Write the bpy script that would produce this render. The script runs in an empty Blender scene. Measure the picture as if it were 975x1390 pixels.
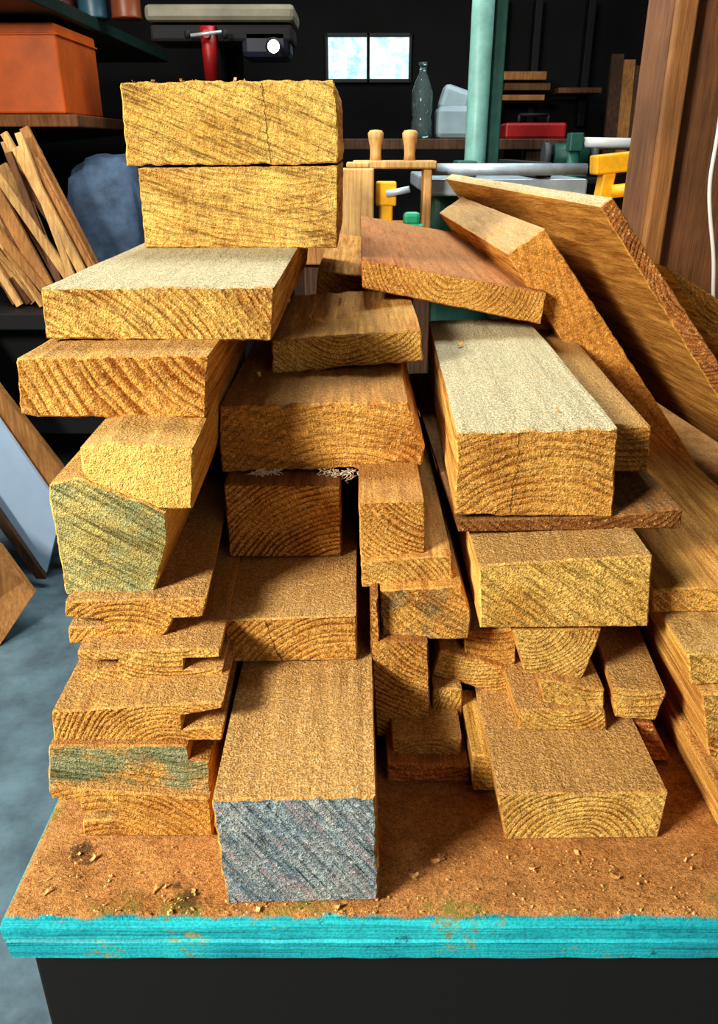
import bpy, bmesh, math, random
from mathutils import Vector, Matrix, noise
random.seed(7)
F=1080.0; CZ=1.28
p=math.atan(495/F); cp,sp=math.cos(p),math.sin(p)
def K(r):
    v=(695-r)/F
    return (-sp+v*cp)/(cp+v*sp)
def W(px,py,y):
    v=(695-py)/F; u=(px-487.5)/F
    t=y/(cp+v*sp)
    return Vector((u*t,y,CZ+t*(-sp+v*cp)))
def col(r,g,b):
    f=lambda c:((c/255)/12.92 if c/255<=.04045 else ((c/255+.055)/1.055)**2.4)
    return (f(r),f(g),f(b),1)
# ---------------- node helpers
def newmat(name):
    m=bpy.data.materials.new(name); m.use_nodes=True
    nt=m.node_tree; nt.nodes.clear()
    o=nt.nodes.new('ShaderNodeOutputMaterial'); b=nt.nodes.new('ShaderNodeBsdfPrincipled')
    nt.links.new(b.outputs[0],o.inputs[0])
    return m,nt,b
def nd(nt,t,ins=None,**pr):
    n=nt.nodes.new(t)
    for k,v in pr.items(): setattr(n,k,v)
    for k,v in (ins or {}).items():
        if hasattr(v,'node'): nt.links.new(v,n.inputs[k])
        else: n.inputs[k].default_value=v
    return n
def ramp(nt,fac,stops,interp='LINEAR'):
    n=nt.nodes.new('ShaderNodeValToRGB'); n.color_ramp.interpolation=interp
    cr=n.color_ramp
    while len(cr.elements)<len(stops): cr.elements.new(.5)
    for e,(pp,c) in zip(cr.elements,stops):
        e.position=pp; e.color=c if len(c)==4 else (*c,1)
    nt.links.new(fac,n.inputs[0]); return n.outputs[0]
def g(v): return (v,v,v,1)
def mix(nt,fac,a,b,mode='MIX'):
    n=nt.nodes.new('ShaderNodeMix'); n.data_type='RGBA'; n.blend_type=mode
    for i,v in ((0,fac),(6,a),(7,b)):
        if hasattr(v,'node'): nt.links.new(v,n.inputs[i])
        else: n.inputs[i].default_value=v
    return n.outputs[2]
def mth(nt,op,a,b=0.0,c=None):
    n=nt.nodes.new('ShaderNodeMath'); n.operation=op
    for i,v in ((0,a),(1,b),(2,c)):
        if v is None: continue
        if hasattr(v,'node'): nt.links.new(v,n.inputs[i])
        else: n.inputs[i].default_value=v
    return n.outputs[0]
def objco(nt,rot=(0,0,0),scale=(1,1,1),loc=(0,0,0),rand=True):
    tc=nd(nt,'ShaderNodeTexCoord'); o=tc.outputs['Object']
    if rand:
        oi=nd(nt,'ShaderNodeObjectInfo')
        r=mth(nt,'MULTIPLY',oi.outputs['Random'],7.3)
        cx=nd(nt,'ShaderNodeCombineXYZ',{0:r,1:r,2:r})
        a=nd(nt,'ShaderNodeVectorMath',{0:o,1:cx.outputs[0]},operation='ADD'); o=a.outputs[0]
    if rot!=(0,0,0):
        o=nd(nt,'ShaderNodeMapping',{'Vector':o,'Rotation':rot}).outputs[0]
    m=nd(nt,'ShaderNodeMapping',{'Vector':o,'Location':loc,'Scale':scale})
    return m.outputs[0]
def noi(nt,vec,scale,detail=4,rough=.6,dist=0):
    return nd(nt,'ShaderNodeTexNoise',{'Vector':vec,'Scale':scale,'Detail':detail,'Roughness':rough,'Distortion':dist}).outputs[0]

def end_mat(light,dark,c=(0,.06),period=.004,ringk=.6,saw=.9,sawk=.35,stain=None,staink=.5,streak=None,bump=1.0,rays=.25,crack=None,dirt=0):
    m,nt,b=newmat('end_grain')
    co=objco(nt,rand=False,loc=(-c[0],0,-c[1]))
    co0=objco(nt,rand=True)
    ln=nd(nt,'ShaderNodeVectorMath',{0:nd(nt,'ShaderNodeMapping',{'Vector':co,'Scale':(1,0,1)}).outputs[0]},operation='LENGTH').outputs['Value']
    wob=noi(nt,co0,16,2,.5)
    rad=mth(nt,'ADD',ln,mth(nt,'MULTIPLY',wob,.014))
    rad=mth(nt,'ADD',rad,mth(nt,'MULTIPLY',noi(nt,co0,300,2,.6),.0010))
    rc=nd(nt,'ShaderNodeCombineXYZ',{0:rad})
    # growth rings: repeating thin dark early-wood lines of uneven spacing
    rv=noi(nt,rc.outputs[0],90,2,.5)
    fr=mth(nt,'FRACT',mth(nt,'ADD',mth(nt,'DIVIDE',rad,period),mth(nt,'MULTIPLY',rv,2.2)))
    ring=ramp(nt,fr,[(0,g(0)),(.18,g(.25)),(.45,g(.9)),(.85,g(1)),(1.0,g(.05))])
    fine=noi(nt,co0,1100,2,.6)
    mid=noi(nt,co0,330,3,.7)
    low=noi(nt,co0,20,3,.6)
    vis=ramp(nt,noi(nt,co0,36,3,.6),[(.35,g(.25)),(.6,g(1))])
    rk=mth(nt,'MULTIPLY',vis,ringk)
    rf=mth(nt,'SUBTRACT',1.0,mth(nt,'MULTIPLY',mth(nt,'SUBTRACT',1.0,ring),rk))
    rf=mth(nt,'ADD',mth(nt,'SUBTRACT',rf,.25),mth(nt,'MULTIPLY',mth(nt,'SUBTRACT',low,.5),1.7))
    base=mix(nt,rf,dark,light)
    # medullary rays radiating from pith
    sxy=nd(nt,'ShaderNodeSeparateXYZ',{0:co})
    an=mth(nt,'ARCTAN2',sxy.outputs[0],sxy.outputs[2])
    rcv=nd(nt,'ShaderNodeCombineXYZ',{0:mth(nt,'MULTIPLY',an,.1),1:mth(nt,'MULTIPLY',ln,.10)})
    ry=noi(nt,rcv.outputs[0],900,2,.6)
    base=mix(nt,.5,base,mix(nt,1,base,ramp(nt,ry,[(.36,g(.6)),(.5,g(1)),(.66,g(1.3))]),'MULTIPLY'))
    # saw scores: irregular striations
    st=noi(nt,objco(nt,rot=(0,saw,0),scale=(1,1,.05)),330,4,.72)
    st2=noi(nt,objco(nt,rot=(0,saw+.25,0),scale=(1,1,.1)),700,3,.65)
    base=mix(nt,min(1,sawk*1.4),base,mix(nt,1,base,ramp(nt,st,[(.37,g(.42)),(.5,g(1)),(.66,g(1.2))]),'MULTIPLY'))
    base=mix(nt,min(1,rays*1.6),base,mix(nt,1,base,ramp(nt,st2,[(.38,g(.6)),(.55,g(1.12))]),'MULTIPLY'))
    base=mix(nt,.95,base,mix(nt,1,base,ramp(nt,fine,[(.34,g(.5)),(.5,g(1)),(.66,g(1.35))]),'MULTIPLY'))
    base=mix(nt,ramp(nt,mid,[(.27,g(.85)),(.40,g(0))]),base,mix(nt,1,dark,g(.45),'MULTIPLY'))
    base=mix(nt,ramp(nt,mid,[(.60,g(0)),(.70,g(.7))]),base,col(246,216,146))
    if stain is not None:
        sn=noi(nt,co0,34,5,.75,.4)
        msk=ramp(nt,sn,[(.62-.35*staink,g(0)),(.78-.32*staink,g(1))])
        sc=mix(nt,ramp(nt,st,[(.35,g(0)),(.6,g(1))]),mix(nt,1,stain,g(.45),'MULTIPLY'),mix(nt,.25,stain,col(220,214,180)))
        sc=mix(nt,1,sc,ramp(nt,fine,[(.34,g(.5)),(.5,g(1)),(.66,g(1.4))]),'MULTIPLY')
        base=mix(nt,mth(nt,'MULTIPLY',msk,min(.92,staink+.25)),base,sc)
    if streak is not None:
        s2=noi(nt,objco(nt,rot=(0,saw,0),scale=(1,1,.08)),330,4,.75)
        base=mix(nt,ramp(nt,s2,[(.55,g(0)),(.62,g(.85))]),base,streak)
        base=mix(nt,ramp(nt,s2,[(.36,g(.8)),(.44,g(0))]),base,col(44,52,60))
        base=mix(nt,ramp(nt,mid,[(.56,g(0)),(.66,g(.8))]),base,col(200,210,208))
    if crack is not None:
        cc=objco(nt,rot=(0,crack[1],0),rand=False)
        sx=nd(nt,'ShaderNodeSeparateXYZ',{0:cc})
        wv=noi(nt,co0,60,4,.7)
        dd=mth(nt,'ABSOLUTE',mth(nt,'ADD',mth(nt,'SUBTRACT',sx.outputs[0],crack[0]),mth(nt,'MULTIPLY',mth(nt,'SUBTRACT',wv,.5),.010)))
        cm=ramp(nt,mth(nt,'MULTIPLY',dd,crack[2] if len(crack)>2 else 700),[(.1,g(.8)),(.5,g(0))])
        base=mix(nt,cm,base,col(64,36,14))
    nt.links.new(base,b.inputs['Base Color'])
    h=mth(nt,'ADD',mth(nt,'MULTIPLY',fine,.6),mth(nt,'ADD',mth(nt,'MULTIPLY',st,sawk*2.2),mth(nt,'MULTIPLY',mid,1.0)))
    h=mth(nt,'ADD',h,mth(nt,'MULTIPLY',st2,rays*1.6))
    h=mth(nt,'ADD',h,mth(nt,'MULTIPLY',ring,ringk*.35))
    bp=nd(nt,'ShaderNodeBump',{'Height':h,'Strength':bump,'Distance':.0017})
    nt.links.new(bp.outputs[0],b.inputs['Normal'])
    b.inputs['Roughness'].default_value=.9; b.inputs['Specular IOR Level'].default_value=.1
    return m
_sm={}
def side_mat(light,dark,dust=None,dustk=.8):
    key=(light,dark,dust,dustk)
    if key in _sm: return _sm[key]
    m,nt,b=newmat('long_grain')
    gr=noi(nt,objco(nt,scale=(1,.05,1)),260,5,.7,.2)
    gr2=noi(nt,objco(nt,scale=(1,.08,1)),60,3,.6,.3)
    fine=noi(nt,objco(nt),1000,2,.6)
    mid=noi(nt,objco(nt),420,3,.7)
    f=mth(nt,'ADD',mth(nt,'MULTIPLY',gr,.75),mth(nt,'MULTIPLY',gr2,.35))
    base=mix(nt,ramp(nt,f,[(.42,g(0)),(.66,g(1))]),dark,light)
    base=mix(nt,.8,base,mix(nt,1,base,ramp(nt,fine,[(.35,g(.6)),(.65,g(1.3))]),'MULTIPLY'))
    h=mth(nt,'ADD',mth(nt,'MULTIPLY',gr,.7),mth(nt,'MULTIPLY',mid,.5))
    if dust:
        ge=nd(nt,'ShaderNodeNewGeometry')
        sx=nd(nt,'ShaderNodeSeparateXYZ',{0:ge.outputs['True Normal']})
        up=ramp(nt,sx.outputs[2],[(.45,g(0)),(.85,g(1))])
        pat=ramp(nt,noi(nt,objco(nt),16,5,.7),[(.75-.55*dustk,g(0)),(.85-.45*dustk,g(1))])
        k=mth(nt,'MULTIPLY',up,mth(nt,'MULTIPLY_ADD',pat,dustk*.75,.2))
        dc=mix(nt,ramp(nt,fine,[(.38,g(0)),(.58,g(1))]),mix(nt,1,dust,g(.42),'MULTIPLY'),dust)
        dc=mix(nt,ramp(nt,mid,[(.34,g(.9)),(.48,g(0))]),dc,mix(nt,1,mix(nt,.5,dust,light),g(.45),'MULTIPLY'))
        dc=mix(nt,ramp(nt,mid,[(.58,g(0)),(.68,g(.5))]),dc,col(240,220,176))
        base=mix(nt,k,base,dc)
        h=mth(nt,'ADD',h,mth(nt,'MULTIPLY',k,mth(nt,'ADD',fine,mid)))
    nt.links.new(base,b.inputs['Base Color'])
    bp=nd(nt,'ShaderNodeBump',{'Height':h,'Strength':.95,'Distance':.0015})
    nt.links.new(bp.outputs[0],b.inputs['Normal'])
    b.inputs['Roughness'].default_value=.85; b.inputs['Specular IOR Level'].default_value=.12
    _sm[key]=m; return m
def plain(name,c,rough=.6,metal=0,var=.25,scale=8,em=None,ems=0,bump=.2):
    m,nt,b=newmat(name)
    n=noi(nt,objco(nt),scale,5,.65)
    base=mix(nt,1,c,ramp(nt,n,[(.3,g(1-var)),(.7,g(1+var*.3))]),'MULTIPLY')
    nt.links.new(base,b.inputs['Base Color'])
    b.inputs['Roughness'].default_value=rough; b.inputs['Metallic'].default_value=metal
    bp=nd(nt,'ShaderNodeBump',{'Height':n,'Strength':bump,'Distance':.004}); nt.links.new(bp.outputs[0],b.inputs['Normal'])
    if em: b.inputs['Emission Color'].default_value=em; b.inputs['Emission Strength'].default_value=ems
    return m
# ---------------- palettes
YL,YD=col(238,198,112),col(180,124,52)
OL,OD=col(228,176,94),col(148,90,36)
RL,RD=col(208,138,78),col(132,74,34)
DL,DD=col(162,110,60),col(86,52,26)
TAN=col(212,168,106); PALE=col(222,212,174); BRN=col(186,136,80)
def S(t='o',dust=TAN,k=.8):
    a={'y':(YL,YD),'o':(OL,OD),'r':(RL,RD),'d':(DL,DD)}[t]
    return side_mat(a[0],a[1],dust,k)

# ---------------- plank builder
def plank(name,poly,y,L,d=(0,0),end=None,side=None,rough=.0005,relief=.0005,tilt=(0,0)):
    pts=[W(a,b,y) for a,b in poly]
    c=sum(pts,Vector())/len(pts)
    q=[Vector((v.x-c.x,0,v.z-c.z)) for v in pts]
    ar=sum(q[i].x*q[(i+1)%len(q)].z-q[(i+1)%len(q)].x*q[i].z for i in range(len(q)))
    if ar<0: q.reverse()
    out=[]
    for i in range(len(q)):
        a,b=q[i],q[(i+1)%len(q)]
        n=max(1,int((b-a).length/.003))
        for j in range(n): out.append((a.lerp(b,j/n),j==0))
    n=len(out)
    base=[o[0] for o in out]
    nrm=[]
    for i in range(n):
        e=(base[(i+1)%n]-base[i-1]); e.normalize()
        nrm.append(Vector((e.z,0,-e.x)))
    seed=Vector((random.random()*50,random.random()*50,random.random()*50))
    D=Vector((d[0],1,d[1]))
    ss=[0,.0011]; k=max(3,int(L/.02))
    ss+=[L*j/k for j in range(1,k+1)]+[L+.0009]
    bm=bmesh.new(); rings=[]
    for si,s in enumerate(ss):
        r=[]
        for i in range(n):
            pnt=base[i]
            fr=max(.2,1-s/.02)
            jit=noise.noise(seed+Vector((base[i].x*120,s*12,base[i].z*120)))*rough*1.3
            jit+=noise.noise(seed+Vector((base[i].x*500,s*60,base[i].z*500)))*rough*.6*fr
            if out[i][1]: jit-=.0005
            if si in(0,len(ss)-1): jit-=.0009+abs(noise.noise(seed+base[i]*300))*rough*1.2
            v=pnt+nrm[i]*jit+D*s
            v.y+=tilt[0]*pnt.x+tilt[1]*pnt.z
            if si==0: v.y+=noise.noise(seed+base[i]*120)*relief
            r.append(bm.verts.new(v))
        rings.append(r)
    for a,b in zip(rings[:-1],rings[1:]):
        for i in range(n):
            f=bm.faces.new((a[i],a[(i+1)%n],b[(i+1)%n],b[i])); f.material_index=1
    f0=bm.faces.new(list(reversed(rings[0]))); f1=bm.faces.new(rings[-1])
    f0.material_index=f1.material_index=0
    bmesh.ops.recalc_face_normals(bm,faces=bm.faces[:])
    bmesh.ops.triangulate(bm,faces=[f0,f1])
    me=bpy.data.meshes.new(name); bm.to_mesh(me); bm.free()
    me.materials.append(end); me.materials.append(side)
    ob=bpy.data.objects.new(name,me); ob.location=c
    bpy.context.scene.collection.objects.link(ob)
    return ob
def yon(z,row): return z/K(row)
ZB=-.38
BLK='oak_block'; PL='oak_plank'; TG='tongue_and_groove_board'
E=end_mat
# ===== left column (bottom to top)
y11=yon(ZB,1136); z=K(1088)*y11
plank(TG,[(68,1068),(285,1084),(290,1135),(112,1135),(111,1114),(160,1112),(160,1104),(110,1102),(108,1090),(70,1085)],y11,.5,(-.02,0),E(OL,OD,c=(0,-.05)),S('o'))
y=yon(z,1078); z=K(1013)*y
plank(PL,[(66,1012),(255,1012),(258,1030),(285,1034),(286,1076),(66,1078)],y,.5,(-.02,0),E(OL,OD,c=(.02,.05),stain=col(108,130,92),staink=.8,sawk=.3,saw=1.4),S('o',BRN))
y=yon(z,1006); z=K(966)*y
plank(TG,[(70,966),(304,952),(304,962),(248,972),(248,990),(304,986),(302,1006),(72,1006)],y,.5,(-.02,0),E(OL,OD,c=(0,-.035),period=.003,ringk=.9,sawk=.1),S('o'))
y=yon(z,927); z=K(893)*y
plank(TG,[(104,884),(300,880),(300,893),(250,895),(250,909),(303,907),(303,927),(110,927),(109,910),(160,909),(160,897),(106,896)],y,.45,(-.04,0),E(YL,OD,c=(.01,.06),period=.003,sawk=.2),S('o'))
y=yon(z,874); z=K(820)*y
plank(TG,[(87,816),(281,812),(276,838),(236,841),(232,852),(212,874),(94,874),(92,852),(140,850),(140,842),(88,838)],y,.4,(-.06,0),E(OL,OD,c=(0,-.04),period=.0035,ringk=.8,sawk=.1),S('o',TAN,.9))
y=yon(z,808); z=K(692)*y
plank(BLK,[(64,656),(104,648),(226,695),(229,735),(208,808),(90,808),(76,730)],y,.35,(0.0,0),E(col(210,192,122),col(126,108,56),c=(.1,.1),ringk=.2,stain=col(140,156,108),staink=.6,saw=1.0,sawk=.75),S('y'),rough=.0008)
y=yon(z,690); z=K(606)*y
plank(BLK,[(108,608),(150,600),(263,606),(262,692),(118,688)],y,.3,(-.03,0),E(YL,YD,ringk=.15,sawk=.1,rays=.05),S('y',TAN,.8),rough=.0008)
y=yon(z,568); z=K(483)*y
plank(PL,[(22,486),(284,481),(280,569),(60,567),(28,563)],y,.4,(0,0),E(OL,OD,c=(.10,.06),period=.0075,ringk=1.0,sawk=.12,saw=.2),S('o',TAN,.85),rough=.001)
y=yon(z,462); z=K(391)*y
plank(PL,[(55,391),(373,389),(369,463),(62,460)],y,.38,(0,0),E(YL,OD,c=(-.09,-.09),period=.0055,ringk=.8,saw=.8,sawk=.5),S('o',PALE,1.0))
y=yon(z,337)
plank(BLK,[(187,228),(459,225),(458,337),(197,336)],y,.25,(0,0),E(YL,OD,c=(.03,.3),period=.005,ringk=.45,saw=1.35,sawk=.6),S('o'))
z1=K(110)*y
plank(BLK,[(163,112),(453,108),(458,140),(459,222),(172,225)],y+.003,.26,(0,0),E(YL,YD,c=(.1,.3),ringk=.2,saw=1.2,sawk=.95,crack=(.012,.1),bump=1.0),S('y'),rough=.0011)
yL1=y
# ===== middle column
yM1=yon(ZB,1226); z=K(1083)*yM1
plank(BLK,[(287,1086),(510,1081),(515,1222),(308,1228)],yM1,.6,(0,0),E(col(176,180,172),col(104,114,120),ringk=.15,saw=.6,sawk=.6,stain=col(116,148,168),staink=.7,streak=col(172,142,144)),S('o',TAN,1.0),rough=.0009)
y=yon(z,899); z2=K(837)*y
plank(BLK,[(303,842),(484,835),(485,897),(313,899)],y,.5,(0,0),E(OL,OD,c=(.03,-.05),period=.004,ringk=.9,sawk=.15,crack=(-.012,.3)),S('o',TAN,1.0))
yM3=yon(z2,757)
plank(BLK,[(303,657),(462,659),(464,756),(312,757)],yM3,.45,(0,0),E(OL,RD,c=(.05,-.08),period=.0036,ringk=.95,sawk=.1),S('d',BRN,.5))
z=K(654)*yM3; yM4=yon(z,640); z4=K(548)*yM4
plank(PL,[(298,552),(420,548),(554,545),(566,575),(577,604),(574,634),(480,636),(300,641)],yM4,.42,(0,0),E(OL,OD,c=(0,-.1),period=.005,ringk=.5,sawk=.35,saw=1.4),S('o',BRN,.8),rough=.0015)
y=yon(z4,504); z5=K(456)*y
plank(PL,[(368,462),(572,447),(575,491),(470,497),(370,510)],y,.2,(.0,0),E(YL,OD,c=(0,.06),period=.0035,ringk=.7,sawk=.2),S('o',TAN,.6),rough=.001)
plank(PL,[(432,366),(560,384),(562,418),(428,418)],.86,.4,(0,0),E(OL,OD),S('o',BRN,.5))
y=.455
plank(BLK,[(487,682),(577,679),(578,756),(489,758)],y,.3,(0,-.03),E(OL,OD,c=(.04,.05),period=.0032,ringk=.9,sawk=.1),S('o',BRN,.7))
plank(PL,[(490,762),(614,754),(616,790),(617,796),(492,798)],.449,.35,(0,0),E(YL,OD,c=(-.04,-.04),period=.003,sawk=.15),S('o',TAN,.6))
plank(PL,[(516,802),(628,795),(640,835),(636,868),(519,869)],.44,.35,(0,0),E(OL,OD,c=(.04,.05),stain=col(80,94,64),staink=.4,sawk=.4),S('o',TAN,.7))
plank(PL,[(503,868),(503,810),(514,808),(516,870),(582,872),(585,998),(511,1000)],.432,.35,(0,0),E(OL,OD,c=(.08,.1),period=.0035,ringk=.9,saw=.6,sawk=.15),S('d',BRN,.5))
plank(PL,[(533,1002),(576,1002),(628,1000),(626,1031),(533,1030)],.411,.3,(0,0),E(YL,OD,c=(0,-.03),period=.003),S('o',TAN,.8))
plank(PL,[(588,934),(628,936),(628,1000),(588,1000)],.440,.3,(0,0),E(YL,OD,c=(.1,-.03),period=.003),S('o',TAN,.8))
plank(PL,[(526,1036),(637,1040),(638,1062),(526,1061)],.401,.3,(0,0),E(RL,RD,period=.003),S('r',TAN,.5))
plank(BLK,[(640,1024),(704,1029),(706,1074),(642,1074)],.393,.066,(0,0),E(YL,YD,c=(0,.04),saw=.7,sawk=.5),S('y',YL,.6))
plank(PL,[(597,881),(698,911),(689,947),(586,916)],.452,.2,(0,0),E(YL,OD,period=.003,sawk=.1),S('o',TAN,.6))
plank(PL,[(630,858),(702,853),(700,915),(632,898)],.458,.3,(0,0),E(OL,OD,saw=.8,sawk=.5),S('o',TAN,.6))
# ===== right stack
yR1=yon(ZB,1139)
plank(BLK,[(675,1077),(908,1077),(894,1137),(686,1140)],yR1,.3,(0,0),E(YL,OD,c=(0,-.03),period=.0036,ringk=.8,saw=.7,sawk=.3),S('o',TAN,.9))
z=K(1077)*yR1; y=yon(z,992)
plank(PL,[(701,962),(823,966),(825,992),(704,991)],y,.25,(-.02,0),E(YL,OD,c=(0,.03),period=.003),S('o',TAN,.9))
plank(PL,[(731,922),(822,936),(820,964),(738,955)],y+.005,.25,(0,0),E(YL,OD,c=(.02,.05),saw=.6),S('o',TAN,.6))
plank(PL,[(695,853),(818,853),(804,894),(790,922),(713,915)],.424,.3,(0,0),E(YL,OD,c=(-.02,.02),period=.003,saw=.7,sawk=.4),S('o',TAN,.6))
plank(PL,[(832,934),(906,940),(890,979),(835,974)],.41,.3,(.09,0),E(YL,OD,saw=.8),S('o',TAN,1.0))
plank(PL,[(862,980),(888,984),(912,1036),(884,1032)],.418,.2,(0,0),E(RL,RD,sawk=.5),S('r',TAN,.4))
plank(BLK,[(650,768),(770,760),(887,754),(880,851),(652,853)],.42,.4,(0,0),E(YL,YD,c=(-.05,-.05),period=.0045,ringk=.4,saw=.95,sawk=.7,stain=col(150,176,104),staink=.08),S('y',TAN,1.0))
z7=K(760)*.42; y=yon(z7,722)
plank(PL,[(619,706),(840,700),(928,690),(925,718),(622,723)],y,.36,(-.03,0),E(DL,DD,sawk=.2),S('d',col(150,118,76),.6),rough=.0003)
plank(BLK,[(620,587),(840,581),(832,702),(617,699)],y-.001,.34,(.03,0),E(OL,OD,c=(.01,-.08),period=.005,ringk=.6,saw=1.3,sawk=.25,rays=.2,crack=(-.012,-.05,1100)),S('o',PALE,1.0),rough=.0007)
plank(PL,[(820,575),(884,580),(880,640),(822,640)],.5,.3,(.06,0),E(OL,OD),S('o',TAN,1.0))
# plank across the top
plank(PL,[(491,352),(743,397),(735,441),(492,391)],.735,.5,(0,.0),E(OL,OD,c=(0,.03),sawk=.1),side_mat(RL,RD,col(204,150,102),.7))
# leaning planks
plank('leaning_plank',[(832,268),(814,281),(1040,645),(1064,628)],.68,.62,(-.10,0),E(RL,DD,sawk=.4),side_mat(col(212,160,84),col(154,104,46),PALE,.8))
plank('leaning_plank',[(740,310),(688,345),(895,668),(947,632)],.75,.5,(-.03,0),E(col(214,154,76),col(154,98,42),c=(.3,.2),period=.009,ringk=.5,sawk=.05,bump=.6),S('o',col(214,180,132),.8))
plank('leaning_plank',[(905,362),(960,396),(1010,430),(1090,600),(1000,520)],.78,.4,(-.1,0),E(OL,OD,sawk=.4),S('o',TAN,.8))
plank(PL,[(884,800),(1120,795),(1120,829),(886,832)],.44,.3,(.0,0),E(OL,OD,sawk=.5),S('o',BRN,.45))
plank(PL,[(934,888),(1120,882),(1120,926),(938,930)],.395,.3,(0,0),E(YL,OD,sawk=.4),S('y',TAN,.9))
plank(PL,[(952,942),(1120,938),(1120,1026),(962,1028)],.388,.3,(0,0),E(YL,OD,sawk=.4,stain=col(90,100,70),staink=.3),S('o',TAN,.6))
plank(PL,[(985,1094),(1220,1094),(1220,1151),(990,1151)],.3485,.4,(0,0),E(OL,OD),S('o',TAN,.6))

# ---------------- generic builder
class B:
    def __init__(s,name): s.name=name; s.bm=bmesh.new(); s.mats=[]
    def mi(s,m):
        if m not in s.mats: s.mats.append(m)
        return s.mats.index(m)
    def fin(s,fs,m,sm=False):
        i=s.mi(m)
        for f in fs: f.material_index=i; f.smooth=sm
    def box(s,c,size,m,rot=(0,0,0),bev=.004):
        r=bmesh.ops.create_cube(s.bm,size=1)
        vs=r['verts']
        M=Matrix.Translation(c)@Matrix.Rotation(rot[2],4,'Z')@Matrix.Rotation(rot[1],4,'Y')@Matrix.Rotation(rot[0],4,'X')@Matrix.Diagonal((*size,1))
        bmesh.ops.transform(s.bm,matrix=M,verts=vs)
        fs=list({f for v in vs for f in v.link_faces})
        s.fin(fs,m)
        if bev:
            es=list({e for f in fs for e in f.edges})
            rr=bmesh.ops.bevel(s.bm,geom=es,offset=min(bev,min(size)*.3),segments=2,affect='EDGES',profile=.5)
            s.fin(rr['faces'],m)
    def cyl(s,a,b,r0,r1,m,seg=20):
        a=Vector(a);b=Vector(b);d=(b-a)
        r=bmesh.ops.create_cone(s.bm,cap_ends=True,segments=seg,radius1=r0,radius2=r1,depth=d.length)
        M=Matrix.Translation((a+b)/2)@d.to_track_quat('Z','Y').to_matrix().to_4x4()
        bmesh.ops.transform(s.bm,matrix=M,verts=r['verts'])
        fs={f for v in r['verts'] for f in v.link_faces}
        s.fin(fs,m)
        for f in fs:
            if len(f.verts)==4: f.smooth=True
    def lathe(s,o,prof,m,seg=20,axis=Vector((0,0,1))):
        q=axis.to_track_quat('Z','Y').to_matrix()
        rings=[]
        for r,z in prof:
            rings.append([s.bm.verts.new(Vector(o)+q@Vector((r*math.cos(2*math.pi*i/seg),r*math.sin(2*math.pi*i/seg),z))) for i in range(seg)])
        fs=[]
        for A,C in zip(rings[:-1],rings[1:]):
            for i in range(seg): fs.append(s.bm.faces.new((A[i],A[(i+1)%seg],C[(i+1)%seg],C[i])))
        fs.append(s.bm.faces.new(list(reversed(rings[0])))); fs.append(s.bm.faces.new(rings[-1]))
        s.fin(fs,m,True)
    def slab(s,pts,off,m):
        pts=[Vector(q) for q in pts]; off=Vector(off)
        a=[s.bm.verts.new(q) for q in pts]; b=[s.bm.verts.new(q+off) for q in pts]
        fs=[s.bm.faces.new(a),s.bm.faces.new(list(reversed(b)))]
        n=len(a)
        for i in range(n): fs.append(s.bm.faces.new((a[i],b[i],b[(i+1)%n],a[(i+1)%n])))
        bmesh.ops.recalc_face_normals(s.bm,faces=fs)
        s.fin(fs,m)
    def done(s):
        me=bpy.data.meshes.new(s.name)
        vs=[v.co for v in s.bm.verts]
        lo=Vector((min(v.x for v in vs),min(v.y for v in vs),min(v.z for v in vs))); hi=Vector((max(v.x for v in vs),max(v.y for v in vs),max(v.z for v in vs)))
        c=(lo+hi)/2; c.z=lo.z
        bmesh.ops.translate(s.bm,verts=s.bm.verts[:],vec=-c)
        s.bm.to_mesh(me); s.bm.free()
        for m in s.mats: me.materials.append(m)
        ob=bpy.data.objects.new(s.name,me); ob.location=c
        bpy.context.scene.collection.objects.link(ob); return ob
# ---------------- bench
yf=.302; xl=-.195; xr=.95; yb=1.27
def turq_nodes(nt):
    pos=nd(nt,'ShaderNodeNewGeometry').outputs['Position']
    lay=noi(nt,nd(nt,'ShaderNodeMapping',{'Vector':pos,'Scale':(.02,.02,1)}).outputs[0],420,2,.5)
    ch=noi(nt,pos,45,5,.75); fn=noi(nt,pos,600,3,.7); lo=noi(nt,pos,12,4,.6)
    base=mix(nt,ramp(nt,lo,[(.35,g(0)),(.65,g(1))]),col(24,158,172),col(46,196,202))
    base=mix(nt,ramp(nt,lay,[(.34,g(.55)),(.44,g(0))]),base,col(14,98,112))
    base=mix(nt,ramp(nt,ch,[(.59,g(0)),(.66,g(.9))]),base,col(140,150,104))
    base=mix(nt,ramp(nt,ch,[(.30,g(.8)),(.36,g(0))]),base,col(16,84,96))
    base=mix(nt,1,base,ramp(nt,fn,[(.35,g(.7)),(.6,g(1.1))]),'MULTIPLY')
    return base,mth(nt,'ADD',lay,mth(nt,'MULTIPLY',fn,.5)),pos
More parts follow.
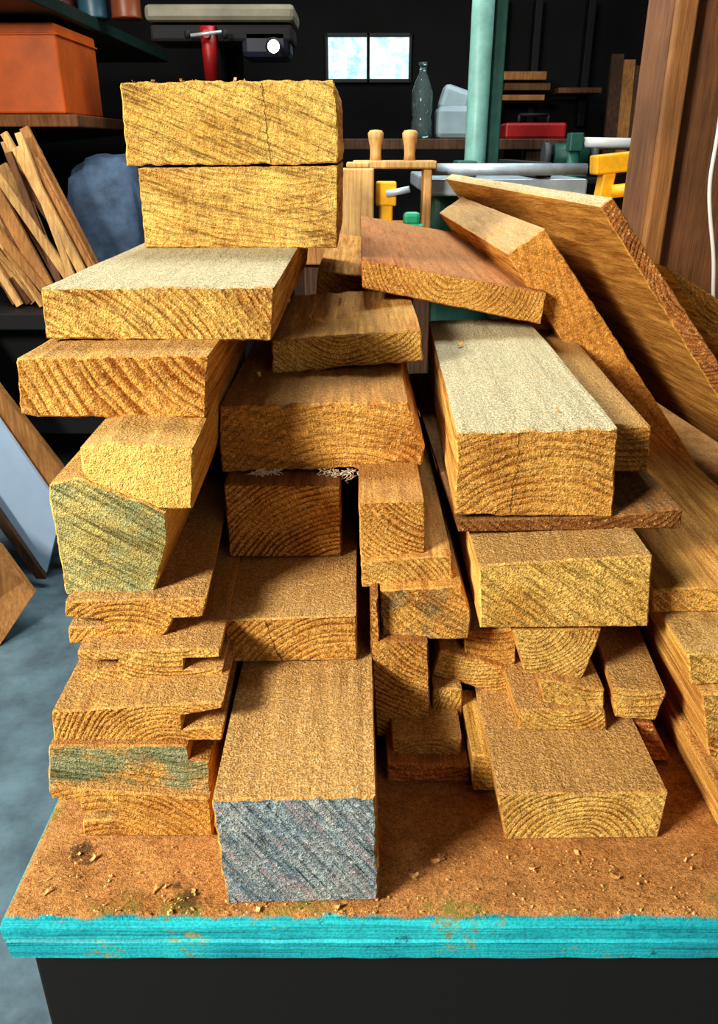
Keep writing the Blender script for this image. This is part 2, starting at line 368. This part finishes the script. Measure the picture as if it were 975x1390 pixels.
def dust_mat():
    m,nt,b=newmat('sawdust_bench_top')
    tb,th,pos=turq_nodes(nt)
    f=noi(nt,pos,1300,3,.7); f2=noi(nt,pos,420,4,.75); l=noi(nt,pos,9,5,.65); l2=noi(nt,pos,40,4,.7)
    base=mix(nt,ramp(nt,l,[(.35,g(0)),(.65,g(1))]),col(178,124,72),col(208,156,98))
    base=mix(nt,ramp(nt,l2,[(.32,g(.6)),(.52,g(0))]),base,col(142,94,54))
    base=mix(nt,1,base,ramp(nt,f,[(.32,g(.4)),(.5,g(1)),(.7,g(1.4))]),'MULTIPLY')
    base=mix(nt,1,base,ramp(nt,f2,[(.32,g(.58)),(.5,g(1.0)),(.68,g(1.25))]),'MULTIPLY')
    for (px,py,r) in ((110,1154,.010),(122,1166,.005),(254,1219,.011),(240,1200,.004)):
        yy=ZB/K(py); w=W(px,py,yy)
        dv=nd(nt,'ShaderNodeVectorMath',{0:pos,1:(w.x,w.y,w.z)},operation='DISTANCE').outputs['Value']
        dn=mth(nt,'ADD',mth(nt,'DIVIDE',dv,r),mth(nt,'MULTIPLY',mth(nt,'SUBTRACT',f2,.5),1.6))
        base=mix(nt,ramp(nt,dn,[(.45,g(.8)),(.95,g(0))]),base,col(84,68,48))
    sp_=nd(nt,'ShaderNodeSeparateXYZ',{0:pos})
    ey=mth(nt,'SUBTRACT',sp_.outputs[1],yf); ex=mth(nt,'SUBTRACT',sp_.outputs[0],xl)
    e=mth(nt,'MINIMUM',ey,mth(nt,'MULTIPLY',ex,2.0))
    e=mth(nt,'ADD',e,mth(nt,'MULTIPLY',mth(nt,'SUBTRACT',noi(nt,pos,50,4,.7),.5),.008))
    gz=ramp(nt,mth(nt,'MULTIPLY',e,100),[(.06,g(0)),(.24,g(1))])
    gr=ramp(nt,noi(nt,pos,22,4,.7),[(.55,g(0)),(.64,g(.7))])
    near=ramp(nt,mth(nt,'MULTIPLY',e,40),[(.2,g(1)),(.8,g(0))])
    base=mix(nt,mth(nt,'MULTIPLY',gr,near),base,col(112,128,58))
    base=mix(nt,gz,tb,base)
    nt.links.new(base,b.inputs['Base Color'])
    h=mth(nt,'ADD',mth(nt,'MULTIPLY',f,.7),mth(nt,'ADD',f2,mth(nt,'MULTIPLY',l2,2.2)))
    bp=nd(nt,'ShaderNodeBump',{'Height':h,'Strength':.9,'Distance':.0018}); nt.links.new(bp.outputs[0],b.inputs['Normal'])
    b.inputs['Roughness'].default_value=.95; b.inputs['Specular IOR Level'].default_value=.1
    return m
def turq_mat():
    m,nt,b=newmat('turquoise_paint')
    base,h,_=turq_nodes(nt)
    nt.links.new(base,b.inputs['Base Color'])
    bp=nd(nt,'ShaderNodeBump',{'Height':h,'Strength':.8,'Distance':.001}); nt.links.new(bp.outputs[0],b.inputs['Normal'])
    b.inputs['Roughness'].default_value=.6
    return m
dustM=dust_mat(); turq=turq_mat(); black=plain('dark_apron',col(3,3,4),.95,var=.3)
bz=CZ+ZB
bb=B('workbench')
bm=bb.bm; NX,NY=180,90
gv=[[None]*(NY+1) for _ in range(NX+1)]
for i in range(NX+1):
    for j in range(NY+1):
        x=xl+(xr-xl)*(i/NX)**1.15; y=yf+(yb-yf)*(j/NY)**2
        e=min((x-xl),(y-yf))
        zz=-.0009+ (noise.noise(Vector((x*60,y*60,0)))*.0006 if e>.004 else 0)-(.003*max(0,1-e/.006)**2)
        gv[i][j]=bm.verts.new((x,y,bz+zz))
td=bb.mi(dustM);tt=bb.mi(turq)
for i in range(NX):
    for j in range(NY):
        f=bm.faces.new((gv[i][j],gv[i+1][j],gv[i+1][j+1],gv[i][j+1])); f.smooth=True; f.material_index=td
ed=[gv[i][0] for i in range(NX+1)]+[gv[NX][j] for j in range(1,NY+1)]+[gv[i][NY] for i in range(NX-1,-1,-1)]+[gv[0][j] for j in range(NY-1,0,-1)]
prev=ed
for zz,o in ((-.008,.0015),(-.017,.0012),(-.0185,-.0015),(-.0205,.0008),(-.034,.0)):
    cur=[]
    for v in ed:
        q=v.co.copy(); q.z=bz+zz+ .0005*noise.noise(Vector((q.x*30,q.y*30,zz*90)))
        dx=-1 if abs(q.x-xl)<1e-5 else (1 if abs(q.x-xr)<1e-5 else 0)
        dy=-1 if abs(q.y-yf)<1e-5 else 0
        q.x+=dx*o; q.y+=dy*o+ (noise.noise(Vector((q.x*80,zz*100,5)))*.0004 if dy else 0)
        cur.append(bm.verts.new(q))
    for i in range(len(ed)):
        f=bm.faces.new((prev[i],cur[i],cur[(i+1)%len(ed)],prev[(i+1)%len(ed)])); f.material_index=tt
    prev=cur
f=bm.faces.new(prev); f.material_index=tt
bmesh.ops.recalc_face_normals(bm,faces=bm.faces[:])
apy=yf+.012
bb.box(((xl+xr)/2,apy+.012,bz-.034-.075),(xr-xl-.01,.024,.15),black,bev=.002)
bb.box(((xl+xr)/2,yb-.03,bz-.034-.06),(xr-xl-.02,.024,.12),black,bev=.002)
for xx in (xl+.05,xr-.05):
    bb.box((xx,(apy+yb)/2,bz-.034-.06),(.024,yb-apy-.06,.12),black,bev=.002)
    for yy in (apy+.06,yb-.08):
        bb.box((xx,yy,(bz-.034)/2),(.07,.07,bz-.036),turq,bev=.003)
bb.done()

# ---------------- shavings
shm=side_mat(col(240,200,130),col(190,132,72),None,0)
sv=B('wood_shavings'); smi=sv.mi(shm)
def shaving(x,y,z,s,a):
    n=8; w=s*random.uniform(.25,.5); R=s*random.uniform(.25,.45); tot=random.uniform(1.5,4.2)
    ca,sa=math.cos(a),math.sin(a); pr=None
    for i in range(n+1):
        th=-math.pi/2+tot*i/n-tot*.3
        lx=R*math.cos(th)*(1+.2*i/n); lz=R*(math.sin(th)+1)*.8
        vs=[]
        for k in(-1,1):
            yy=k*w/2+ (i/n)*w*.5
            vs.append(sv.bm.verts.new((x+lx*ca-yy*sa,y+lx*sa+yy*ca,z+lz+.0003)))
        if pr:
            f=sv.bm.faces.new((pr[0],pr[1],vs[1],vs[0])); f.material_index=smi; f.smooth=True
        pr=vs
def onpx(px,py,zrel,s):
    y=zrel/K(py); q=W(px,py,y); shaving(q.x,q.y,CZ+zrel,s,random.uniform(0,6.28))
for (px,py) in [(106,1160),(125,1168),(222,1206),(208,1212),(245,1222),(262,1210),(600,1165),(590,1170),(785,1160),(786,1172),(455,1232),(640,1120),(560,1190),(230,1238),(350,1238),(835,1190),(930,1170),(150,1190),(60,1215),(720,1180)]:
    onpx(px,py,ZB,random.uniform(.003,.0075))
for _ in range(420):
    onpx(random.uniform(50,965),1243-95*random.random()**1.6,ZB,random.uniform(.0008,.0028))
for px in (182,206,212,248,258,268,318,330,448):
    q=W(px,110,yL1+.012); shaving(q.x,q.y,CZ+z1,random.uniform(.003,.007),random.uniform(0,6))
def topsh(px,py,row_front,yfront,s):
    zr=K(row_front)*yfront; onpx(px,py,zr,s)
for px,py in [(430,434),(425,432),(462,412),(440,437)]: topsh(px,py,452,.618,random.uniform(.006,.011))
for px,py in [(340,520),(355,512),(520,512),(330,530)]: topsh(px,py,548,.533,random.uniform(.005,.01))
for px,py in [(630,572),(628,578),(625,470),(760,560)]: topsh(px,py,583,.458,random.uniform(.003,.007))
for px,py in [(230,800),(250,805),(215,805)]: topsh(px,py,818,.412,.004)
q=W(735,650,.456); shaving(q.x,q.y,q.z,.006,1.0)
sv.done()
fb=B('torn_wood_fibre'); fm=plain('fibre',col(232,218,196),.8)
for _ in range(90):
    px=random.choice([random.uniform(340,375),random.uniform(430,470),random.uniform(440,560),random.uniform(470,550)])
    a=W(px,638+random.uniform(-2,4),yM4-.001); pr=a
    ang=random.uniform(-.6,.6)
    for k in range(5):
        q=pr+Vector((random.uniform(-.004,.004)+ang*.002,random.uniform(-.0015,.001),random.uniform(-.0025,.0006)))
        fb.cyl(pr,q,.0004,.0003,fm,5); pr=q
fb.done()

# ---------------- room
wallm=plain('dark_wall',col(26,25,26),.9,var=.5,scale=3)
floorm=plain('concrete_floor',col(104,128,138),.75,var=.5,scale=9,bump=.5)
ceilm=plain('ceiling_boards',col(24,23,23),.9)
def room(name,c,s,m): b=B(name); b.box(c,s,m,bev=0); return b.done()
X0,X1,Y0,Y1,H=-2.0,2.6,-1.8,5.0,2.55
room('floor',((X0+X1)/2,(Y0+Y1)/2,-.05),(X1-X0,Y1-Y0,.1),floorm)
room('ceiling',((X0+X1)/2,(Y0+Y1)/2,H+.05),(X1-X0,Y1-Y0,.1),ceilm)
room('wall_left',(X0-.05,(Y0+Y1)/2,H/2),(.1,Y1-Y0,H),wallm)
room('wall_right',(X1+.05,(Y0+Y1)/2,H/2),(.1,Y1-Y0,H),wallm)
room('wall_front',((X0+X1)/2,Y0-.05,H/2),(X1-X0+.2,.1,H),wallm)
room('wall_back',((X0+X1)/2,Y1+.05,H/2),(X1-X0+.2,.1,H),wallm)
wm,nt,b=newmat('frosted_glass_daylight')
n=noi(nt,objco(nt),14,5,.75)
c=ramp(nt,n,[(.35,col(140,190,195)),(.6,col(225,245,246))])
nt.links.new(c,b.inputs['Emission Color']); b.inputs['Emission Strength'].default_value=1.0
nt.links.new(c,b.inputs['Base Color'])
fr=plain('window_frame_paint',col(40,50,50),.6)
for i,(a,c2) in enumerate(((446,498),(502,556))):
    w=B('window_%d'%(i+1))
    lo=W(a,107,Y1-.03); hi=W(c2,50,Y1-.03)
    ce=(lo+hi)/2; sx=hi.x-lo.x; sz=hi.z-lo.z
    w.box((ce.x,Y1-.01,ce.z),(sx,.012,sz),wm,bev=0)
    for dz in(-1,1): w.box((ce.x,Y1-.02,ce.z+dz*(sz/2+.01)),(sx+.036,.035,.02),fr)
    for dx in(-1,1): w.box((ce.x+dx*(sx/2+.008),Y1-.02,ce.z),(.014,.035,sz+.04),fr)
    w.done()
def vwood(light,dark,name='vertical_grain'):
    m,nt,b=newmat(name)
    gr=noi(nt,objco(nt,scale=(1,1,.06)),130,5,.7,.3); l=noi(nt,objco(nt),7,4,.6); ch=noi(nt,objco(nt),14,5,.7)
    base=mix(nt,ramp(nt,gr,[(.3,g(0)),(.7,g(1))]),dark,light)
    base=mix(nt,1,base,ramp(nt,l,[(.3,g(.6)),(.6,g(1.1))]),'MULTIPLY')
    base=mix(nt,ramp(nt,ch,[(.70,g(0)),(.73,g(1))]),base,col(206,160,84))
    nt.links.new(base,b.inputs['Base Color']); b.inputs['Roughness'].default_value=.75
    bp=nd(nt,'ShaderNodeBump',{'Height':gr,'Strength':.6,'Distance':.003}); nt.links.new(bp.outputs[0],b.inputs['Normal'])
    return m
vw=vwood(col(130,88,52),col(88,56,34)); vw2=vwood(col(196,142,80),col(140,92,48)); vw3=vwood(col(104,72,46),col(50,34,22)); vwl=vwood(col(238,196,128),col(186,134,76))
vwp=vwood(col(162,114,64),col(118,78,42))
q=W(892,165,1.32)
po=B('timber_post'); po.box((q.x+.075,1.32+.06,H/2),(.15,.12,H-.002),vw,bev=.006)
po.box((q.x+.014,1.305,1.27),(.028,.02,2.4),vwp,bev=.003)
po.done()
def tube(name,pts,r,m):
    cu=bpy.data.curves.new(name,'CURVE'); cu.dimensions='3D'; cu.bevel_depth=r; cu.bevel_resolution=3
    s=cu.splines.new('NURBS'); s.points.add(len(pts)-1)
    for i,pp in enumerate(pts): s.points[i].co=(*pp,1)
    s.order_u=4; s.use_endpoint_u=True
    ob=bpy.data.objects.new(name,cu); ob.data.materials.append(m); bpy.context.scene.collection.objects.link(ob); return ob
white=plain('white_plastic',col(225,228,225),.4,var=.1)
tube('hanging_cable',[W(995,-120,1.27),W(988,60,1.27),W(978,180,1.26),W(962,240,1.26),W(964,300,1.26),W(972,360,1.26),W(966,420,1.26),W(975,520,1.27)],.003,white)
dkgreen=plain('dark_green_paint',col(22,56,48),.5,var=.4); dk=plain('dark_stain',col(20,20,23),.7)
orange=plain('orange_paint',col(236,112,26),.5,var=.3); brownw=vwood(col(150,98,52),col(90,58,32))
zt_s=.83
lb=B('side_workbench') 
lb.box((-1.3,3.05,zt_s-.025),(1.3,1.3,.05),dk); lb.box((-1.3,3.1,zt_s-.24),(1.2,1.1,.38),dk)
for a in(-1.88,-.72):
    for bq in(2.46,3.62): lb.box((a,bq,zt_s/2-.02),(.07,.07,zt_s-.04),dk)
lb.done()
z_s=CZ+K(158)*3.0; z_u=1.66
sh=B('lower_shelf')
sh.box((-1.42,3.5,z_s-.02),(1.1,1.52,.035),brownw)
for yy in (2.8,3.5,4.2): sh.slab([(-1.96,yy,z_s-.038),(-1.1,yy,z_s-.038),(-1.96,yy,z_s-.12)],(0,.03,0),dkgreen)
sh.done()
sh=B('upper_shelf')
sh.box((-1.44,3.35,z_u),(1.1,1.8,.04),dkgreen)
for yy in (2.6,3.4,4.15): sh.slab([(-1.98,yy,z_u-.02),(-1.0,yy,z_u-.02),(-1.98,yy,z_u-.06)],(0,.03,0),dkgreen)
sh.done()
cr=B('orange_storage_box')
a=W(-60,152,2.75); c2=W(74,60,2.75)
cx=(a.x+c2.x)/2; sx=c2.x-a.x; hh=.245
cr.box((cx,2.97,z_s+hh/2),(sx,.4,hh),orange,bev=.006)
cr.box((cx,2.97,z_s+hh-.03),(sx+.012,.412,.006),orange)
cr.done()
for px,cc,hh in ((85,col(80,40,34),.14),(128,col(46,80,94),.12),(172,col(130,70,40),.11)):
    q=W(px,20,3.2)
    t=B('paint_tin'); t.lathe((q.x,3.2,z_u+.021),[(.05,0),(.052,.004),(.05,.008),(.05,hh-.01),(.053,hh-.004),(.053,hh),(.046,hh),(.045,hh-.006)],plain('tin',cc,.4)); t.done()
ls=B('leaning_offcuts_bundle')
for i in range(38):
    yy=2.46+.16*random.random()
    pb=random.uniform(20,155) if i>6 else 20+i*18
    base=W(pb,430,yy); base.z=zt_s+.004
    tp=W(pb-random.uniform(75,165),random.uniform(175,290),yy+random.uniform(.02,.08))
    dv=tp-base
    w=random.choice([.014,.02,.026,.04]); th=.014
    u=Vector((dv.z,0,-dv.x)).normalized()*w; v2=Vector((0,1,0))*th
    if base.z+min(0,u.z)<zt_s+.001: base.z+=-min(0,u.z)+.001
    ls.slab([base,base+u,base+u+v2,base+v2],dv,random.choice([vwl,vw2,vwl,vw,vw2]))
ls.done()
blueg=plain('blue_grey_canvas',col(84,106,132),.85,var=.5,scale=16,bump=1.0)
sk=B('canvas_sack'); r=bmesh.ops.create_icosphere(sk.bm,subdivisions=4,radius=1)
q=W(152,270,2.95)
for v in r['verts']:
    o=v.co.copy(); f=1+.12*noise.noise(o*1.7)+.08*noise.noise(o*4.5)
    top=min(1,max(-1,o.z))
    s2=1-.2*max(0,top)**2
    sgn=lambda a,e: math.copysign(abs(a)**e,a)
    v.co=Vector((q.x+sgn(o.x,.6)*.135*f*s2,2.95+sgn(o.y,.7)*.13*f*s2,zt_s+.215+sgn(o.z,.6)*.212*(f if o.z>0 else 1)))
sk.fin(sk.bm.faces[:],blueg,True); sk.done()
q=W(142,188,3.1); gb=B('grey_toolbox')
qx=-.76
gb.box((qx,3.3,(zt_s+q.z-.03)/2+.001),(.16,.22,q.z-.03-zt_s),dk); gb.box((qx,3.3,q.z),(.16,.18,.06),plain('grey_plastic',col(120,128,132),.5)); gb.cyl((qx-.05,3.3,q.z+.05),(qx+.05,3.3,q.z+.05),.008,.008,dk)
for k in(-.05,.05): gb.cyl((qx+k,3.3,q.z+.02),(qx+k,3.3,q.z+.05),.006,.006,dk)
gb.done()
paleb=plain('pale_blue_laminate',col(184,208,234),.35,var=.1)
s1=B('pale_blue_sheet'); yy=2.27
s1.slab([W(63,778,yy),W(84,692,yy),W(0,572,yy),W(-90,445,yy),W(-110,530,yy),W(0,695,yy)],(0,.014,0),paleb); s1.done()
s2=B('timber_sheet'); yy=2.30
s2.slab([W(86,748,yy),W(92,648,yy),W(0,530,yy),W(-90,405,yy),W(-90,445,yy),W(0,570,yy),W(72,670,yy)],(0,.03,0),vw2); s2.done()
s3=B('plywood_offcut')
A=W(46,806,1.95); zf=.003
P1=W(0,882,1.88); P1.z=zf; P2=P1+Vector((-.25,-.05,0))
s3.slab([A,P1,P2,P2+Vector((0,.05,.55)),W(0,742,2.0)],(0,.018,.0),vw2); s3.done()
s4=B('dark_board_offcut'); yy=2.2; a=W(-60,610,yy); b2=W(62,786,yy); b2.z=max(b2.z,.004)
s4.slab([a,b2,b2+Vector((-.03,0,0)),a+Vector((-.02,0,-.03))],(0,.02,0),vw3); s4.done()
# machines
steel=plain('cast_iron',col(190,205,215),.35,.2,var=.3,scale=20); gm=plain('machine_green',col(44,96,84),.5,var=.5,scale=14); gml=plain('machine_green_light',col(150,205,192),.4,var=.35,scale=12)
red=plain('red_paint',col(160,26,26),.45,var=.4); yel=plain('yellow_paint',col(244,178,24),.45,var=.35,scale=20); cream=plain('cream_paint',col(130,126,108),.5,var=.4); dblue=plain('dark_blue',col(22,28,52),.5)
ts=B('table_saw'); zt=CZ+K(240)*2.3
ts.box((.37,2.5,zt-.02),(.40,.72,.04),steel,bev=.006); ts.box((.37,2.55,(zt-.04)/2),(.34,.5,zt-.04),gm,bev=.02)
ts.cyl((.18,2.13,zt+.022),(.56,2.13,zt+.022),.014,.014,steel); ts.box((.46,2.45,zt+.02),(.04,.6,.035),dk)
ts.cyl((.4,2.3,zt-.3),(.4,2.22,zt-.3),.07,.07,dk); ts.box((.28,2.3,zt+.02),(.05,.12,.04),gm)
ts.done()
mt=B('assembly_table'); ztm=1.08
mt.box((.02,2.2,ztm-.02),(.32,.7,.04),vw2)
for a in(-.1,.14):
    for bq in(1.9,2.5): mt.box((a,bq,(ztm-.04)/2),(.05,.05,ztm-.04),vw3)
mt.box((.02,2.2,.4),(.26,.62,.03),vw3)
mt.done()
jg=B('wooden_peg_jig'); y=2.1
q=W(535,228,y); jz=q.z
jg.box((q.x,y,jz+.008),(.2,.1,.018),vwl)
for dx in(-.08,.08): jg.box((q.x+dx,y,(ztm+jz)/2),(.02,.08,jz-ztm),vwl)
for px in(510,556):
    a=W(px,222,y); t=W(px,176,y)
    h=t.z-a.z
    jg.lathe((a.x,y,a.z),[(.015,0),(.013,.02),(.014,h*.5),(.018,h*.75),(.019,h*.9),(.014,h*.98),(.004,h)],vwl)
jg.done()
yb2=B('yellow_clamp'); q=W(524,262,1.92)
yb2.box((q.x,1.9,q.z),(.045,.04,.05),yel); yb2.box((q.x,1.9,(q.z+ztm)/2-.01),(.03,.03,q.z-ztm),yel); yb2.box((q.x,1.9,ztm+.006),(.06,.05,.012),dk); yb2.cyl((q.x,1.88,q.z),(q.x+.05,1.87,q.z+.01),.007,.007,steel); yb2.done()
gbt=B('green_sanding_block'); q=W(560,262,1.95); gp=plain('green_plastic',col(40,150,110),.4)
gbt.box((q.x,1.95,ztm+.02),(.06,.05,.04),gp,bev=.01); gbt.box((q.x,1.95,ztm+.05),(.04,.03,.03),gp,bev=.01); gbt.done()
wb=B('upright_wood_block'); q=W(486,228,1.87); wb.box((q.x,1.87,(ztm+q.z)/2),(.07,.04,q.z-ztm),vwl); wb.box((q.x,1.87,q.z+.006),(.05,.035,.012),vwl); wb.done()
gc=B('green_steel_column'); q=W(662,120,2.75)
gc.cyl((q.x,2.95,.012),(q.x,2.95,H-.002),.036,.036,gml,28); gc.cyl((q.x,2.95,.0),(q.x,2.95,.015),.1,.1,gm); gc.box((q.x,2.95,H-.01),(.2,.2,.016),gm)
gc.box((q.x+.06,2.99,1.45),(.045,.05,1.3),gm); gc.done()
bs=B('back_workbench'); zb2=CZ+K(188)*3.4
bs.box((.75,3.75,zb2-.02),(2.1,.6,.04),vw3) 
for a in(-.24,.7,1.74):
    bs.box((a,3.5,(zb2-.04)/2),(.07,.07,zb2-.04),vw3); bs.box((a,3.98,(zb2-.04)/2),(.07,.07,zb2-.04),vw3)
bs.box((.75,3.75,.8),(2.0,.5,.03),vw3); bs.done()
glass,nt,b=newmat('clear_bottle_plastic'); b.inputs['Base Color'].default_value=col(190,215,215); b.inputs['Transmission Weight'].default_value=.9; b.inputs['Roughness'].default_value=.08; b.inputs['IOR'].default_value=1.3
bt=B('clear_bottle'); q=W(573,150,3.6); bt.lathe((q.x,3.6,zb2),[(.035,0),(.042,.01),(.042,.06),(.036,.08),(.042,.1),(.042,.17),(.028,.21),(.014,.24),(.014,.26),(.017,.26),(.017,.275)],glass); bt.done()
pg=plain('pale_grey',col(150,172,178),.5)
wbx=B('white_sander'); q=W(618,165,3.6)
wbx.box((q.x,3.65,zb2+.06),(.15,.14,.12),pg,bev=.02); wbx.box((q.x-.0,3.65,zb2+.14),(.12,.1,.1),pg,rot=(0,.3,0),bev=.02); wbx.cyl((q.x,3.65,zb2+.05),(q.x+.12,3.62,zb2+.04),.02,.02,dk); wbx.done()
rb=B('red_toolbox'); q=W(728,160,3.6); rb.box((q.x,3.65,zb2+.03),(.25,.14,.06),red,bev=.01); rb.cyl((q.x-.06,3.65,zb2+.09),(q.x+.06,3.65,zb2+.09),.007,.007,dk)
for k in(-.06,.06): rb.cyl((q.x+k,3.65,zb2+.05),(q.x+k,3.65,zb2+.09),.006,.006,dk)
rb.done()
gd=B('bench_grinder'); q=W(732,212,3.15)
gx=.76
gd.cyl((gx-.06,3.15,q.z),(gx+.06,3.15,q.z),.042,.042,gm) 
for sgn_ in(-1,1):
    gd.cyl((gx+sgn_*.075,3.15,q.z),(gx+sgn_*.095,3.15,q.z),.045,.045,plain('abrasive_wheel',col(90,96,100),.8))
    gd.cyl((gx+sgn_*.06,3.15,q.z),(gx+sgn_*.075,3.15,q.z),.02,.02,dk)
gd.box((gx,3.15,q.z-.05),(.12,.1,.04),gm); gd.box((gx,3.15,q.z-.08),(.22,.18,.02),dk); gd.box((gx,3.15,(q.z-.09)/2),(.1,.1,q.z-.09),dk); gd.box((gx,3.15,.01),(.3,.25,.02),dk)
gd.done()
rk=B('timber_rack')
for (x0,y0r,x1,y1r,m) in ((682,96,745,108,vw2),(686,112,750,122,vw),(680,128,742,136,vw2),(760,118,820,126,vw)):
    a=W(x0,y1r,4.6); c2=W(x1,y0r,4.6); rk.box(((a.x+c2.x)/2,4.78,(a.z+c2.z)/2),(c2.x-a.x,.3,c2.z-a.z),m)
for px in(690,738,812):
    w0=W(px,140,4.6); rk.box((w0.x,4.95,w0.z+.2),(.04,.08,.6),dk)
rk.done()
lp=B('leaning_timber_lengths')
for i,px in enumerate((842,858,874,890,905)):
    t=W(px,70+8*i,4.4); bq=Vector((t.x-.08,3.98+.1,.003)); m=[vw3,vw2,vw3,vw,vw3][i]
    lp.slab([bq,bq+Vector((.06,0,0)),bq+Vector((.06,.03,0)),bq+Vector((0,.03,0))],(t.x-bq.x,.45,t.z),m)
lp.done()
wr=B('saw_fence_rail'); a=W(752,193,2.6); c2=W(900,195,2.6)
a.x=max(a.x,.64)
wr.cyl(a,c2,.014,.014,white); wr.box((a.x,2.6,a.z),(.04,.05,.05),gm); wr.cyl((a.x,2.6,.0),(a.x,2.6,a.z-.02),.018,.018,gm); wr.cyl((c2.x,2.6,0),(c2.x,2.6,c2.z),.016,.016,dk); wr.done()
ym=B('yellow_planer'); y=1.97; q=W(838,290,y)
ym.box((q.x,y+.0,q.z/2-.02),(.16,.18,q.z-.05),dk)
ym.box((q.x,y+.0,q.z-.03),(.17,.2,.03),yel)
ym.box((q.x-.045,y-.02,q.z+.04),(.028,.05,.13),yel,rot=(0,.1,0)); ym.box((q.x+.045,y-.02,q.z+.06),(.028,.05,.17),yel,rot=(0,-.1,0))
ym.box((q.x-.01,y-.02,q.z+.11),(.13,.06,.04),yel,rot=(0,-.1,0)); ym.cyl((q.x-.04,y-.06,q.z+.05),(q.x+.05,y-.06,q.z+.06),.014,.014,yel); ym.cyl((q.x+.04,y-.02,q.z+.13),(q.x+.04,y-.02,q.z+.17),.01,.018,yel); ym.box((q.x+.0,y+.05,q.z+.05),(.05,.05,.12),dk)
ym.done()
pd=B('pillar_drill'); y=3.0
a=W(198,30,y); c2=W(400,6,y)
cx=(a.x+c2.x)/2
pd.box((cx,y+.1,(a.z+c2.z)/2),(c2.x-a.x,.24,c2.z-a.z),cream,bev=.02)
pd.box((cx,y+.1,a.z-.03),((c2.x-a.x)*.96,.2,.05),dk,bev=.01)
h=W(360,58,y); pd.box((h.x,y+.08,h.z),(.16,.16,.09),dblue,bev=.02)
h2=W(285,70,y); pd.cyl((h2.x,y,h2.z-.09),(h2.x,y,h2.z+.07),.022,.028,red); pd.cyl((h2.x,y,h2.z-.13),(h2.x,y,h2.z-.09),.012,.014,steel)
pd.cyl((h2.x-.05,y-.05,h2.z+.04),(h2.x+.05,y-.05,h2.z+.05),.005,.005,steel); pd.cyl((h2.x,y-.05,h2.z+.045),(h2.x,y,h2.z+.045),.012,.012,red)
for k in(-.06,.06): pd.lathe((h2.x+k,y-.05,h2.z+.03),[(.004,0),(.010,.006),(.010,.02),(.004,.026)],dk)
pd.cyl((cx,y+.22,.03),(cx,y+.22,a.z),.04,.04,dk); pd.box((cx,y+.14,.02),(.4,.5,.04),dk); pd.box((cx-.04,y+.04,1.12),(.34,.34,.03),dk)
pd.done()
lm=plain('lamp_glow',col(255,250,235),.5,em=col(255,250,240),ems=14)
wl=B('machine_lamp'); q=W(374,66,2.92); wl.lathe((q.x,2.86,q.z),[(.026,0),(.026,.012),(.02,.04),(.012,.05)],dk,axis=Vector((0,1,0))); wl.lathe((q.x,2.857,q.z),[(.001,-.002),(.018,-.001),(.018,.002),(.001,.003)],lm,axis=Vector((0,1,0))); wl.cyl((q.x,2.90,q.z),(q.x,2.99,q.z+.02),.008,.008,dk); wl.done()
rs=B('pale_timber_stack')
for r0,r1 in((322,340),(348,366),(372,392)):
    a=W(950,r1,1.7); c2=W(1100,r0,1.7); rs.box(((a.x+c2.x)/2,1.8,(a.z+c2.z)/2),(c2.x-a.x,.2,c2.z-a.z),vwl,bev=.003)
a=W(950,392,1.7)
for xx in(a.x+.03,a.x+.2):
    rs.box((xx,1.8,.5*a.z),(.04,.15,a.z),vw3)
    for r0 in (344,369): 
        zq=W(938,r0,1.7).z; rs.box((xx,1.8,zq),(.03,.18,.014),vw3)
rs.done()

# ---------------- lights
def area(name,loc,tgt,size,power,colr,sy=None):
    l=bpy.data.lights.new(name,'AREA'); l.energy=power; l.color=colr; l.size=size
    if sy: l.shape='RECTANGLE'; l.size_y=sy
    o=bpy.data.objects.new(name,l); o.location=loc
    o.rotation_euler=(Vector(tgt)-Vector(loc)).to_track_quat('-Z','Y').to_euler()
    bpy.context.scene.collection.objects.link(o)
area('key_light_upper_left',(-1.3,-.6,2.0),(.05,.5,1.05),.45,78,(1,.95,.85))  # key area light standing for light from the upper left; no door built
area('cool_top_fill',(-.1,1.5,2.48),(.05,.6,1.0),.7,42,(.9,.96,1))  # added overhead light to cool the board tops; the ceiling has no skylight
area('background_fill',(.4,3.0,2.48),(.3,3.4,0),1.6,20,(.92,.97,1),.2)  # added fill for the dim back of the room, no strip fitting
area('left_background_fill',(-1.0,1.6,2.48),(-1.2,2.8,.8),.6,20,(1,.95,.88),.2)  # added area fill aimed at the left background, no lamp fitting
area('front_fill',(.9,-1.2,1.9),(.1,.5,1.0),1.2,6,(1,.94,.85))  # added weak fill from the front, not a lamp of the room
w=bpy.data.worlds.new('world'); bpy.context.scene.world=w; w.use_nodes=True
w.node_tree.nodes['Background'].inputs[0].default_value=(.6,.7,.8,1); w.node_tree.nodes['Background'].inputs[1].default_value=.1
cd=bpy.data.cameras.new('camera'); co=bpy.data.objects.new('camera',cd); bpy.context.scene.collection.objects.link(co)
co.location=(0,0,CZ); co.rotation_euler=(math.pi/2-p,0,0)
cd.sensor_fit='VERTICAL'; cd.sensor_height=36; cd.sensor_width=36*975/1390; cd.lens=F/1390*36; cd.clip_start=.01
bpy.context.scene.camera=co
vs=bpy.context.scene.view_settings
vs.view_transform='Standard'
try: vs.look='Medium High Contrast'
except Exception as ex: print(ex)
